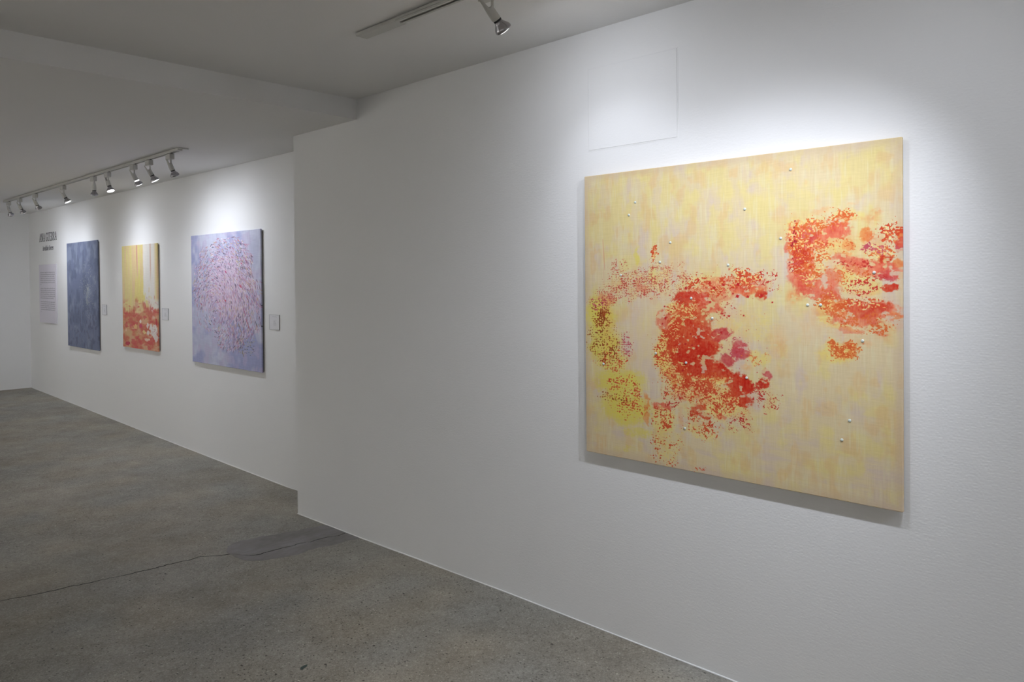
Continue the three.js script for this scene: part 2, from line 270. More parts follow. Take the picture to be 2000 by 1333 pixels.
  const gg = new THREE.ExtrudeGeometry(gs, { depth: 0.0006, bevelEnabled: false }); gg.rotateX(-Math.PI / 2); gg.rotateY(0.5); gg.translate(-1.047, floorY(-2.644) + 0.0002, -2.644);
  obj('paint_spot', gg, new THREE.MeshStandardMaterial({ color: 0x35443d, roughness: 0.6 }), floor, 'small dark green paint spot');
}

// ---------------------------------------------------------------- walls and ceilings
struct('wall_right', bx(0, -0.15, ZC, 0.45, H1 + 0.12, ZB + 0.1), wallPaint, 'white painted wall that carries the large yellow painting');
struct('wall_recess', bx(D, -0.15, ZE - 0.1, D + 0.14, H2 + 0.05, ZC), wallPaint, 'recessed white wall with three paintings and lettering');
struct('wall_end', bx(XL - 0.1, -0.15, ZE - 0.12, D, H2 + 0.05, ZE), wallPaint, 'white wall closing the far end of the gallery');
struct('wall_left', bx(XL - 0.12, -0.15, ZE, XL, H1 + 0.12, ZB + 0.1), wallPaint, 'white wall across the gallery from the paintings');
struct('wall_back', bx(XL, -0.15, ZB, 0, H1 + 0.12, ZB + 0.12), wallPaint, 'white wall behind the viewer');
struct('ceiling', bx(XL, H1, ZS, 0, H1 + 0.12, ZB), ceilingPaint, 'plain white ceiling of the front room');
struct('ceiling_lowered', [bx(XL, H2, ZC, 0, H1 + 0.12, ZS), bx(XL, H2, ZE, D, H1 + 0.12, ZC)], ceilingPaint, 'lower white ceiling with a shallow drop face');
// the thin bead left along the foot of the walls
function bead(name, x0, z0, x1, z1, nx, nz, label) {
  const n = 80, P = [], I = [], UV = [], prof = [[0, -0.002], [0.0038, -0.002], [0.0042, 0.0022], [0.0025, 0.0038], [0, 0.0046]], r = 5;
  for (let i = 0; i <= n; i++) { const t = i / n, x = lerp(x0, x1, t), z = lerp(z0, z1, t), k = 0.8 + 0.5 * vn(t * 37, x0 * 9, r); for (const [o, y] of prof) { P.push(x + nx * o * k, floorY(z) + y * k, z + nz * o * k); UV.push(t * 4, y); } }
  const m = prof.length; for (let i = 0; i < n; i++) for (let j = 0; j < m - 1; j++) { const a = i * m + j, b = a + m; I.push(a, b, b + 1, a, b + 1, a + 1); }
  const g = new THREE.BufferGeometry(); g.setAttribute('position', new THREE.Float32BufferAttribute(P, 3)); g.setAttribute('uv', new THREE.Float32BufferAttribute(UV, 2)); g.setIndex(I); g.computeVertexNormals();
  return struct(name, g, trimPaint, label);
}
bead('baseboard_right', 0, ZB, 0, ZC, -1, 0, 'thin white bead along the foot of the nearer wall');
bead('baseboard_recess', D, ZC, D, ZE, -1, 0, 'thin white bead along the foot of the recessed wall');
bead('baseboard_end', D, ZE, XL, ZE, 0, 1, 'thin white bead along the foot of the end wall');

// ---------------------------------------------------------------- the paintings
const weave = greyTexture(128, 128, (x, y) => 0.5 + 0.25 * Math.sin(x * Math.PI / 4) * (0.6 + 0.4 * vnp(x / 8, y / 8, 16, 16, 71)) + 0.25 * Math.sin(y * Math.PI / 4) * (0.6 + 0.4 * vnp(x / 8, y / 8, 16, 16, 72)));

// the large canvas: pale cream and yellow brushed ground, three broken rings of red printed over it
function largePainting() {
  const W = 1280, H = 1204, ax = 1.277, ay = 1.2, s = new Sheet(W, H, [0, 0, 0]), N = W * H;
  const field = () => new Float32Array(N), wob = field(), wob2 = field(), fine = field();
  for (let y = 0; y < H; y++) for (let x = 0; x < W; x++) { const i = y * W + x; wob[i] = fbm(x / 34, y / 34, 11, 4) - 0.5; wob2[i] = fbm(x / 34 + 90, y / 34, 12, 4) - 0.5; fine[i] = fbm(x / 7, y / 7, 13, 2); }
  const stamp = (f, b, warp, fn) => {
    const cx = b[0] * W / 1000, cy = b[1] * H / 1000, rx = b[2] * W / 1000, ry = b[3] * H / 1000, a = b[4] * Math.PI / 180, c = Math.cos(a), q = Math.sin(a), R = Math.ceil(1.9 * Math.max(rx, ry));
    for (let y = Math.max(0, cy - R | 0); y < Math.min(H, cy + R); y++) for (let x = Math.max(0, cx - R | 0); x < Math.min(W, cx + R); x++) {
      const i = y * W + x, dx = x - cx + wob[i] * warp, dy = y - cy + wob2[i] * warp, u = (dx * c + dy * q) / rx, v = (-dx * q + dy * c) / ry, d = Math.sqrt(u * u + v * v);
      if (d < 1.7) fn(f, i, d, b);
    }
  };
  // ground
  const cream = [220, 201, 160], yellow = [224, 206, 134], lilac = [212, 192, 178], warm = [220, 187, 134], light = [224, 214, 176];
  for (let y = 0; y < H; y++) for (let x = 0; x < W; x++) {
    const low = sst(0.62, 0.85, y / H + 0.12 * wob[y * W + x]);
    const vs = lerp(fbm(x / 22, y / 110, 21, 4), fbm(x / 150, y / 22, 22, 4), low), big = fbm(x / 150, y / 190, 23, 2), pat = fbm(x / 52, y / 64, 24, 4), thread = vn(x / 2.2, y / 40, 25) - 0.5, weft = vn(x / 40, y / 2.2, 26) - 0.5;
    s.mix(x, y, cream, 1);
    s.mix(x, y, lilac, sst(0.44, 0.66, 0.55 * vs + 0.45 * fbm(x / 60 + 9, y / 90, 27, 2)) * 0.75);
    s.mix(x, y, yellow, sst(0.46, 0.64, 0.5 * pat + 0.3 * vs + 0.2 * big + 0.05 * sst(0.75, 0.3, Math.abs(x / W - 0.42) * 1.6 + Math.abs(y / H - 0.2))) * 0.72);
    s.mix(x, y, warm, sst(0.55, 0.75, fbm(x / 44 + 40, y / 60, 28, 3)) * 0.6);
    s.mix(x, y, light, sst(0.6, 0.8, fbm(x / 12 + 70, y / 90, 29, 2)) * 0.4);
    const i = 3 * (y * W + x); for (let k = 0; k < 3; k++) s.d[i + k] += 6 * thread + 5 * weft;
    const rim = Math.min(x, W - 1 - x, y, H - 1 - y) / W; s.mix(x, y, [205, 182, 158], 0.45 * sst(0.03 + 0.02 * wob[y * W + x], 0.004, rim));
  }
  // pale voids inside the rings
  const pf = field(); for (const b of PALES) stamp(pf, b, 30, (f, i, d) => { f[i] = Math.max(f[i], b[5] * sst(1.4, 0.3, d)); });
  for (let i = 0; i < N; i++) s.mix(i % W, i / W | 0, [222, 198, 172], pf[i] * (0.55 + 0.7 * wob[i]));
  // yellow under-colour, greener at the left
  const yf = field(); for (const b of YELLOWS) stamp(yf, b, 40, (f, i, d) => { f[i] = Math.max(f[i], b[5] * sst(1.5, 0.6, d)); });
  for (let i = 0; i < N; i++) { const x = i % W, y = i / W | 0, a = yf[i] * sst(0.2, 0.62, fine[i] * 0.45 + yf[i] * 0.55); if (a > 0.01) s.mix(x, y, x < 0.27 * W ? [224, 208, 92] : [234, 212, 116], a * (0.62 + 0.5 * fine[i])); }
  // washes of red, coral and orange
  const reds = [[203, 44, 20], [224, 98, 74], [228, 116, 52], [196, 50, 62], [230, 158, 98], [150, 20, 30]];
  const wf = field(), wr = field(), wg = field(), wb = field(), halo = field();
  for (const b of WASHES) stamp(wf, b, 26, (f, i, d) => { const e = b[6] === 4 ? b[5] * sst(1.5, 0.2, d) : b[5] * sst(1.3 + 0.5 * (fine[i] - 0.5), 0.92, d); if (e > 0) { const c = reds[b[6]]; f[i] = 1 - (1 - f[i]) * (1 - e); const k = e; wr[i] += k * c[0]; wg[i] += k * c[1]; wb[i] += k * c[2]; halo[i] += k; } });
  for (let i = 0; i < N; i++) if (halo[i] > 0.01) {
    const x = i % W, y = i / W | 0, t = wob[i] * 70 + 22 * (vn(x / 3, y / 16, 31) - 0.5) + 44 * (fbm(x / 60 + 3, y / 40, 34, 3) - 0.5), c = [wr[i] / halo[i] + t * 0.3, wg[i] / halo[i] + t, wb[i] / halo[i] + t * 0.7];
    const hole = sst(0.58, 0.66, fbm(x / 22, y / 15, 33, 4)) * 0.8;
    s.mix(x, y, c, wf[i] * (1 - hole) * (0.7 + 0.4 * fine[i]));
  }
  // the speckled net left by the printing
  const tones = [[[196, 48, 22], [222, 96, 52]], [[128, 44, 18], [172, 72, 24]], [[186, 62, 84], [206, 96, 96]], [[212, 84, 34], [226, 126, 66]], [[192, 40, 34], [200, 60, 50]], [[184, 56, 46], [210, 104, 84]]];
  const nf = tones.map(() => field());
  for (const b of NETS) stamp(nf[b[6]], b, 44, (f, i, d) => { f[i] = Math.max(f[i], b[5] * sst(1.5, 0.6, d)); });
  for (let k = 0; k < tones.length; k++) for (let i = 0; i < N; i++) {
    const f = nf[k][i]; if (f < 0.05) continue;
    const x = i % W, y = i / W | 0, sc = k === 5 ? 3 : k === 4 ? 3.8 : 4.3;
    const X = x + 16 * wob[i], Y = y + 16 * wob2[i], print = x < 0.3 * W && y > 0.35 * H ? 0.07 * Math.sin(Y * 0.62) + 0.05 * Math.sin(X * 0.5) : 0;
    const cell = 0.42 * vn(X / (sc * 1.45), Y / (sc * 1.1), 35 + k) + 0.34 * vn(X / (sc * 0.72), Y / (sc * 0.66), 45 + k) + 0.24 * vn(x / 26, y / 16, 55 + k) + print;
    const th = 1 - (0.22 + 0.46 * f), a = sst(th - 0.025, th + 0.025, cell); if (a > 0.01) { const m = fbm(x / 26, y / 26, 61, 2), c = [0, 1, 2].map((q) => lerp(tones[k][0][q], tones[k][1][q], m)); s.mix(x, y, c, a * 0.92); }
    // bright crumbs of ground inside the dense parts
    if (k !== 4 && f > 0.36) { const g = sst(0.66, 0.72, 0.7 * vn((x + 50 + 5 * wob[i]) / 5.5, y / 4.2, 65 + k) + 0.3 * vn(x / 30, y / 30, 66)); if (g > 0.01) s.mix(x, y, k === 1 ? [226, 206, 78] : [240, 218, 140], g * 0.8 * sst(0.36, 0.55, f)); }
  }
  // dark cores and round drops
  for (const [a, b, r] of DOTS) s.stroke(a * W / 1000, b * H / 1000, a * W / 1000 + 1, b * H / 1000 + 2, Math.max(2.2, r * W / 1000 * 1.0), [190, 26, 30], 0.85, 0.35);
  const rr = rng(5); for (let i = 0; i < 90; i++) { const t = rr() * 6.283, d = 0.12 + 0.1 * rr(), x = (0.45 + d * Math.cos(t)) * W, y = (0.58 + d * 1.2 * Math.sin(t)) * H; s.stroke(x, y, x + 1, y + 1, 1 + 2.4 * rr() * rr(), [194, 36, 34], 0.8, 0.4); }
  for (let i = 0; i < 26; i++) { const x = (0.715 + 0.02 * (rr() - 0.5) + 0.012 * i / 26) * W, y = (0.275 - 0.085 * (i / 26) + 0.1 * rr()) * H; s.stroke(x, y, x + 6 * rr(), y - 9 * rr(), 1.4 + 2.6 * rr(), [160, 22, 42], 0.8, 0.5); }
  s.stroke(0.076 * W, 0.23 * H, 0.083 * W, 0.34 * H, 2.6, [214, 128, 108], 0.55, 0.9);
  s.stroke(0.078 * W, 0.33 * H, 0.082 * W, 0.4 * H, 2, [214, 150, 130], 0.35, 0.9);
  return s.texture();
}
// lavender canvas with a whorl of short dabs
function lavenderPainting() {
  const W = 720, H = 640, s = new Sheet(W, H, [0, 0, 0]), r = rng(31);
  for (let y = 0; y < H; y++) for (let x = 0; x < W; x++) {
    s.mix(x, y, [190, 192, 214], 1);
    s.mix(x, y, [204, 206, 224], sst(0.42, 0.66, fbm(x / 60, y / 120, 81, 3)) * 0.8);
    s.mix(x, y, [160, 164, 204], sst(0.47, 0.7, fbm(x / 90 + 20, y / 80, 82, 3) + 0.22 * (y / H - 0.5)) * 0.85);
    s.mix(x, y, [196, 184, 212], sst(0.5, 0.7, fbm(x / 40, y / 40, 83, 3)) * 0.5);
    const i = 3 * (y * W + x), t = 8 * (vn(x / 2.5, y / 30, 84) - 0.5) + 8 * (vn(x / 30, y / 2.5, 85) - 0.5); for (let k = 0; k < 3; k++) s.d[i + k] += t;
    const dx = (x / W - 0.56) / 0.44, dy = (y / H - 0.42) / 0.33, d = Math.hypot(dx, dy) + 0.5 * (fbm(x / 50, y / 50, 86, 3) - 0.5); s.mix(x, y, [214, 190, 212], 0.8 * sst(1.05, 0.35, d));
  }
  const tones = [[226, 208, 224], [206, 168, 196], [184, 128, 164], [236, 226, 236], [206, 180, 146], [128, 112, 138], [92, 84, 108], [196, 120, 132], [170, 150, 190]], share = [0.18, 0.17, 0.15, 0.12, 0.11, 0.11, 0.08, 0.04, 0.04];
  for (let n = 0; n < 4600; n++) {
    const t = r() * 6.283, q = Math.sqrt(r()), R = q * (0.92 + 0.8 * (fbm(Math.cos(t) * 2.2 + 5, Math.sin(t) * 2.2, 87, 3) - 0.35)), nx = 0.56 + 0.47 * R * Math.cos(t), ny = 0.47 + 0.36 * R * Math.sin(t);
    if (nx < 0.01 || nx > 0.985 || ny < 0.04 || (nx < 0.42 && ny > 0.6 && r() < 0.75)) continue;
    const x = nx * W, y = ny * H, ring = Math.atan2((ny - 0.62) * H, (nx - 0.36) * W) + Math.PI / 2, flow = ring + (r() - 0.5) * 1.0 + 0.8 * (vn(nx * 5, ny * 5, 89) - 0.5), l = 7 + 20 * r() * (nx > 0.6 ? 1.1 : 0.85);
    let k = 0, p = r(); while (k < share.length - 1 && p > share[k]) p -= share[k++];
    s.stroke(x, y, x + l * Math.cos(flow), y + l * Math.sin(flow) * 0.9, 1.5 + 2.4 * r() * r(), tones[k], 0.8, 0.6);
  }
  for (const [a, b, l, w, c] of [[0.74, 0.23, 12, 3, [206, 66, 90]], [0.52, 0.285, 16, 6, [196, 90, 140]], [0.72, 0.39, 22, 5, [198, 74, 104]], [0.51, 0.5, 14, 4.5, [200, 40, 60]], [0.14, 0.53, 20, 4, [188, 110, 140]], [0.77, 0.56, 30, 3, [170, 80, 120]], [0.8, 0.63, 40, 3, [196, 110, 130]], [0.37, 0.74, 22, 2.5, [80, 84, 110]], [0.7, 0.67, 34, 3, [120, 96, 90]], [0.92, 0.64, 24, 3, [90, 84, 110]], [0.3, 0.66, 12, 3, [84, 84, 112]], [0.55, 0.76, 10, 3, [150, 60, 90]], [0.74, 0.86, 26, 3, [140, 124, 96]]]) s.stroke(a * W, b * H, a * W + l * 0.8, b * H + l * (a > 0.69 && b > 0.5 ? 1.2 : 0.5), w, c, 0.9, 0.4);
  for (let n = 0; n < 70; n++) { const x = (0.72 + 0.1 * (r() - 0.5)) * W, y = (0.12 + 0.2 * r()) * H; s.stroke(x, y, x + 9, y + 3 * (r() - 0.3), 1.6, r() < 0.5 ? [104, 100, 116] : [196, 176, 130], 0.8, 0.5); }
  for (let n = 0; n < 110; n++) { const x = (0.68 + 0.22 * r()) * W, y = (0.76 + 0.13 * r()) * H; s.stroke(x, y, x + 8, y + 6 * (r() - 0.5), 1.6, r() < 0.5 ? [96, 90, 104] : [200, 186, 150], 0.75, 0.5); }
  return s.texture();
}
// yellow and peach streaks falling into red
function sunsetPainting() {
  const W = 560, H = 632, s = new Sheet(W, H, [0, 0, 0]);
  for (let y = 0; y < H; y++) for (let x = 0; x < W; x++) {
    const u = x / W, v = y / H, streak = fbm(x / 9, y / 160, 91, 3), st2 = fbm(x / 22, y / 240, 92, 3), w = fbm(x / 40, y / 40, 93, 3) - 0.5;
    s.mix(x, y, [226, 206, 150], 1);
    s.mix(x, y, [224, 214, 148], sst(0.42, 0.62, st2 + 0.14 * sst(0.3, 0.5, v)) * 0.85);
    s.mix(x, y, [228, 192, 162], sst(0.46, 0.66, streak) * 0.7);
    s.mix(x, y, [228, 212, 130], 0.8 * sst(0.55, 0.75, st2 + 0.35 * (1 - Math.abs(u - 0.5) * 3) * sst(0.28, 0.42, v) * sst(0.62, 0.5, v)) * 0.9);
    s.mix(x, y, [232, 228, 222], sst(0.6, 0.64, u + 0.02 * w) * sst(0.98, 0.9, u) * sst(0.66 + 0.5 * w, 0.5 + 0.5 * w, v + 0.35 * (0.8 - u)) * 0.95);
    s.mix(x, y, [232, 228, 220], sst(0.74, 0.8, u + 0.1 * w) * sst(0.5, 0.55, v) * sst(0.68, 0.62, v + 0.2 * w) * 0.9);
    s.mix(x, y, [206, 160, 136], sst(0.80, 0.815, u) * sst(0.84, 0.825, u) * sst(0.4, 0.2, v) * 0.7);
    s.mix(x, y, [208, 140, 130], sst(0.42, 0.435, u) * sst(0.47, 0.45, u) * sst(0.34, 0.1, v) * 0.7);
    // the red ground below
    const red = sst(0.56, 0.68, v + 0.34 * w + 0.07 * streak - (u < 0.3 ? 0.02 : 0));
    const tone = fbm(x / 90, y / 36, 94, 3), k1 = sst(0.36, 0.54, tone), k2 = sst(0.5, 0.66, tone), c = [0, 1, 2].map((q) => lerp(lerp([204, 108, 92][q], [214, 134, 108][q], k1), [218, 170, 138][q], k2));
    s.mix(x, y, c, red * 0.93);
    s.mix(x, y, [210, 178, 128], 0.7 * red * sst(0.5, 0.66, fbm(x / 60 + 60, y / 30, 95, 3) + 0.14 * (0.4 - u)) * 0.8);
    s.mix(x, y, [208, 88, 90], sst(0.6, 0.7, fbm(x / 60, y / 20, 96, 3)) * sst(0.5, 0.62, v) * 0.7);
    const i = 3 * y * W + 3 * x, t = 8 * (vn(x / 2.4, y / 40, 97) - 0.5) + 5 * (vn(x / 30, y / 2.4, 98) - 0.5); for (let k = 0; k < 3; k++) s.d[i + k] += t;
  }
  const blot = (a, b, rx, ry, c, al) => { for (let y = (b - ry * 1.5) * H | 0; y < (b + ry * 1.5) * H; y++) for (let x = (a - rx * 1.5) * W | 0; x < (a + rx * 1.5) * W; x++) { const d = Math.hypot((x / W - a) / rx, (y / H - b) / ry) + 1.3 * (fbm(x / 14, y / 14, 99, 3) - 0.5); s.mix(x, y, c, al * sst(1.0, 0.8, d)); } };
  blot(0.88, 0.815, 0.11, 0.055, [236, 230, 224], 0.95); blot(0.82, 0.78, 0.06, 0.04, [236, 230, 224], 0.9); blot(0.94, 0.87, 0.05, 0.04, [232, 224, 216], 0.9);
  blot(0.52, 0.735, 0.035, 0.018, [238, 226, 212], 0.95); blot(0.72, 0.77, 0.035, 0.025, [236, 228, 222], 0.9); blot(0.74, 0.83, 0.04, 0.022, [236, 228, 220], 0.9); blot(0.62, 0.83, 0.06, 0.018, [232, 214, 150], 0.85); blot(0.72, 0.9, 0.08, 0.016, [236, 222, 200], 0.85); blot(0.38, 0.79, 0.06, 0.022, [234, 204, 140], 0.8); blot(0.44, 0.645, 0.1, 0.014, [234, 214, 160], 0.7); blot(0.1, 0.83, 0.04, 0.02, [232, 200, 170], 0.7); blot(0.13, 0.96, 0.09, 0.022, [196, 62, 84], 0.85); blot(0.52, 0.775, 0.05, 0.022, [206, 78, 116], 0.75); blot(0.96, 0.72, 0.03, 0.03, [198, 60, 72], 0.8); blot(0.24, 0.78, 0.04, 0.016, [206, 84, 110], 0.6); blot(0.06, 0.63, 0.03, 0.03, [210, 120, 100], 0.6);
  const r = rng(8); for (let n = 0; n < 14; n++) { const x = (0.83 + 0.12 * r()) * W, y = (0.79 + 0.05 * r()) * H; s.stroke(x, y, x + 4, y + 2, 2, [180, 74, 88], 0.85, 0.4); }
  for (let n = 0; n < 40; n++) { const x = (0.3 + 0.4 * r()) * W, y = (0.6 + 0.09 * r()) * H; s.stroke(x, y, x + 6 * (r() - 0.5), y + 14 * r(), 1.3, [236, 222, 190], 0.5, 0.6); }
  return s.texture();
}
// slate canvas with a burst of pale flecks
function slatePainting() {
  const W = 600, H = 680, s = new Sheet(W, H, [0, 0, 0]), r = rng(19);
  for (let y = 0; y < H; y++) for (let x = 0; x < W; x++) {
    s.mix(x, y, [118, 126, 152], 1);
    s.mix(x, y, [146, 156, 176], sst(0.48, 0.68, fbm(x / 60, y / 80, 101, 4) + 0.12 * (0.35 - y / H)) * 0.6);
    s.mix(x, y, [92, 100, 122], sst(0.48, 0.66, fbm(x / 56 + 30, y / 70, 102, 4)) * 0.45);
    s.mix(x, y, [134, 138, 160], sst(0.52, 0.68, fbm(x / 30, y / 40, 103, 3)) * 0.4 * sst(0.55, 0.75, y / H));
    s.mix(x, y, [92, 94, 116], sst(0.5, 0.66, fbm(x / 24 + 9, y / 30, 104, 3)) * 0.5 * sst(0.5, 0.7, y / H));
    const i = 3 * (y * W + x), t = 7 * (vn(x / 3, y / 40, 105) - 0.5); for (let k = 0; k < 3; k++) s.d[i + k] += t;
  }
  for (let n = 0; n < 520; n++) { const t = r() * 6.283, q = r() ** 1.4, x = (0.68 + 0.26 * q * Math.cos(t)) * W, y = (0.44 + 0.27 * q * Math.sin(t)) * H; s.stroke(x, y, x + 2 * (r() - 0.5), y + 4 * r(), 1.5 + 3.2 * r() * r(), r() < 0.6 ? [212, 212, 184] : [176, 178, 190], 0.75, 0.5); }
  for (let n = 0; n < 24; n++) { const y = (0.46 + 0.12 * r()) * H, x = (0.66 + 0.05 * (r() - 0.5)) * W; s.stroke(x, y, x + 8 * (r() - 0.5), y + 26 * r(), 1.6, [206, 200, 160], 0.6, 0.6); }
  for (const [a, b] of [[0.73, 0.17], [0.62, 0.31], [0.71, 0.34]]) s.stroke(a * W, b * H, a * W, b * H + 12, 2.6, [186, 190, 204], 0.8, 0.6);
  return s.texture();
}
const stretcherWood = new THREE.MeshStandardMaterial({ color: new THREE.Color().setRGB(0.16, 0.15, 0.13), roughness: 0.8 });
function hangCanvas(name, label, wallX, z0, z1, y0, y1, depth, map, category = 'painting') {
  const w = z1 - z0, h = y1 - y0, t = thing(name, label, category, [wallX, y0, z0], -Math.PI / 2);
  const back = 0.0009, standoff = depth * 0.4, g = new RoundedBoxGeometry(w, h, depth - standoff, 3, 0.003); g.translate(w / 2, h / 2, standoff + (depth - standoff) / 2);
  const p = g.attributes.position, uv = g.attributes.uv; for (let i = 0; i < p.count; i++) uv.setXY(i, clamp(p.getX(i) / w, 0.002, 0.998), clamp(p.getY(i) / h, 0.002, 0.998));
  const bump = weave.clone(); bump.repeat.set(w * 14, h * 14); bump.needsUpdate = true;
  obj('canvas', g, new THREE.MeshPhysicalMaterial({ map, roughness: 0.62, specularIntensity: 0.5, bumpMap: bump, bumpScale: 0.0004 }), t);
  const o = 0.016, b = 0.04, z = (standoff + back) / 2, k = standoff - back + 0.001;                 // the stretcher behind it, set in from the edge
  obj('stretcher_frame', [[w / 2, h - o - b / 2, w - o, b], [w / 2, 0.003 + b / 2, w - o, b], [b / 2 + 0.003, h / 2, b, h - o - 0.003], [w - b / 2 - 0.003, h / 2, b, h - o - 0.003]].map(([x, y, a, c]) => { const q = new THREE.BoxGeometry(Math.min(a, w - 0.006), c - (c > 0.5 ? 0.016 : 0), k); q.translate(x, c > 0.5 ? y - 0.004 : y, z); return q; }), stretcherWood, t);
  return t;
}
const bigOne = hangCanvas('abstract_painting', 'large square pale yellow canvas with three broken rings of red', 0, -2.0152, -0.7385, 0.7864, 1.9872, 0.024, largePainting());
{
  const beadMat = new THREE.MeshPhysicalMaterial({ color: new THREE.Color().setRGB(0.62, 0.68, 0.64), roughness: 0.15, clearcoat: 1 }), bg = new THREE.SphereGeometry(0.0054, 14, 10);
  bg.scale(1, 1, 0.55);
  for (const [a, b] of BEADS) { const m = obj('glass_bead', bg, beadMat, bigOne); m.position.set(a / 1000 * 1.2767, (1 - b / 1000) * 1.2008, 0.0245); }
}
hangCanvas('abstract_painting', 'lavender canvas with a pink whorl of short brush dabs', D, -6.7664, -5.4866, 0.8141, 1.9515, 0.022, lavenderPainting());
hangCanvas('abstract_painting', 'small canvas of yellow streaks falling into a red lower third', D, -8.4956, -7.5494, 0.8506, 1.9182, 0.022, sunsetPainting());
hangCanvas('abstract_painting', 'slate blue canvas with a burst of pale flecks, beside the wall text', D, -10.3791, -9.2598, 0.7542, 2.0189, 0.022, slatePainting());

// ---------------------------------------------------------------- wall text, title and labels
{
  const W = 600, H = 600, s = new Sheet(W, H, [222, 218, 227]), r = rng(3);
  const rows = []; for (let i = 0; i < 7; i++) rows.push([0.128 + i * 0.0345, i === 6 ? 0.07 : 1]); for (let i = 0; i < 6; i++) rows.push([0.402 + i * 0.0335, i === 5 ? 0.9 : 1]); for (let i = 0; i < 6; i++) rows.push([0.634 + i * 0.0335, i === 5 ? 0.05 : 1]);
  for (const [v, len] of rows) { let x = 0.08 * W; const end = (0.08 + 0.84 * len) * W; while (x < end - 3) { const n = 2 + (r() * 7 | 0); for (let k = 0; k < n && x < end; k++, x += 6) { const up = r() < 0.25 ? 5 : 0; s.stroke(x, v * H + 9, x + 1, v * H + 1 - up, 1.2, [92, 90, 100], 0.85, 0.4); if (r() < 0.7) s.stroke(x, v * H + (r() < 0.5 ? 2 : 9), x + 4, v * H + (r() < 0.5 ? 2 : 9), 1.1, [92, 90, 100], 0.85, 0.4); } x += 5; } }
  const w = 0.765, h = 0.775, t = thing('text_panel', 'pale lilac panel of printed paragraphs beside the slate blue canvas', 'text panel', [D, 1.002, -11.632], -Math.PI / 2);
  const g = new RoundedBoxGeometry(w, h, 0.011, 2, 0.001); g.translate(w / 2, h / 2, 0.0065); obj('board', g, new THREE.MeshStandardMaterial({ color: new THREE.Color().setRGB(0.66, 0.64, 0.69), roughness: 0.6 }), t);
  const f = new THREE.PlaneGeometry(w - 0.003, h - 0.003); f.translate(w / 2, h / 2, 0.01215); obj('printed_sheet', f, new THREE.MeshStandardMaterial({ map: s.texture(), roughness: 0.7 }), t, 'printed sheet with three paragraphs of small grey text');
}
{
  const loader = new FontLoader(), serif = await loader.loadAsync('fonts/droid/droid_serif_regular.typeface.json');
  const ink = new THREE.MeshStandardMaterial({ color: 0x4a494f, roughness: 0.6 });
  const line = (name, label, text, y, z0, width, height, slant) => {
    const t = thing(name, label, 'lettering', [D, y, z0], -Math.PI / 2), glyphs = []; let x = 0;
    for (const ch of text) { const adv = serif.data.glyphs[ch].ha / serif.data.resolution; if (ch !== ' ') glyphs.push([ch, x]); x += adv; }
    const kx = width / x;
    for (const [ch, at] of glyphs) {
      const g = new TextGeometry(ch, { font: serif, size: 1, depth: 1, curveSegments: 5, bevelEnabled: false });
      g.applyMatrix4(new THREE.Matrix4().set(kx, slant * kx, 0, at * kx, 0, height, 0, 0, 0, 0, 0.0016, 0.0004, 0, 0, 0, 1)); g.computeVertexNormals(); obj('letter', g, ink, t);
    }
  };
  line('wall_title', 'dark serif capitals of the name above the text panel', 'ANA GUERRA', 2.086, -11.632, 0.775, 0.112, 0);
  line('wall_subtitle', 'small slanted lettering under the name on the wall', 'invisible forces', 1.965, -11.485, 0.475, 0.058, 0.22);
}
for (const [z0, z1, y0, y1, seed, label] of [
  [-9.185, -9.04, 1.168, 1.284, 4, 'small white caption card right of the slate blue canvas'],
  [-7.487, -7.342, 1.167, 1.281, 5, 'small white caption card right of the yellow and red canvas'],
  [-5.391, -5.24, 1.161, 1.277, 6, 'small white caption card right of the lavender canvas']]) {
  const w = z1 - z0, h = y1 - y0, t = thing('caption_card', label, 'label', [D, y0, z0], -Math.PI / 2), W = 190, H = 150, s = new Sheet(W, H, [228, 228, 231]), r = rng(seed);
  const row = (v, a, b, c) => { let x = a * W; while (x < b * W) { const l = 2 + 5 * r(); s.stroke(x, v * H, x + l, v * H + (r() - 0.5) * 2, 2, c, 0.8, 0.5); x += l + 3; } };
  row(0.12, 0.28, 0.74, [140, 140, 146]); row(0.36, 0.42, 0.7, [168, 168, 172]); row(0.46, 0.4, 0.62, [110, 110, 116]); row(0.55, 0.42, 0.66, [104, 104, 110]); row(0.63, 0.38, 0.7, [92, 92, 98]); row(0.73, 0.42, 0.72, [164, 164, 168]);
  const g = new RoundedBoxGeometry(w, h, 0.004, 2, 0.0008); g.translate(w / 2, h / 2, 0.0028); obj('card', g, new THREE.MeshStandardMaterial({ color: new THREE.Color().setRGB(0.78, 0.78, 0.79), roughness: 0.5 }), t);
  const f = new THREE.PlaneGeometry(w - 0.006, h - 0.006); f.translate(w / 2, h / 2, 0.0050); obj('printed_sheet', f, new THREE.MeshStandardMaterial({ map: s.texture(), roughness: 0.55 }), t, 'printed caption');
  obj('edge_strip', [[w / 2, 0.0012, w + 0.002, 0.0028], [w / 2, h - 0.001, w + 0.002, 0.0022], [0.001, h / 2, 0.0024, h], [w - 0.001, h / 2, 0.0024, h]].map(([x, y, a, b]) => { const q = new THREE.BoxGeometry(a, b, 0.0054); q.translate(x, y, 0.0031); return q; }), new THREE.MeshStandardMaterial({ color: new THREE.Color().setRGB(0.40, 0.40, 0.41), roughness: 0.4 }), t, 'thin grey edge of the card holder');
}
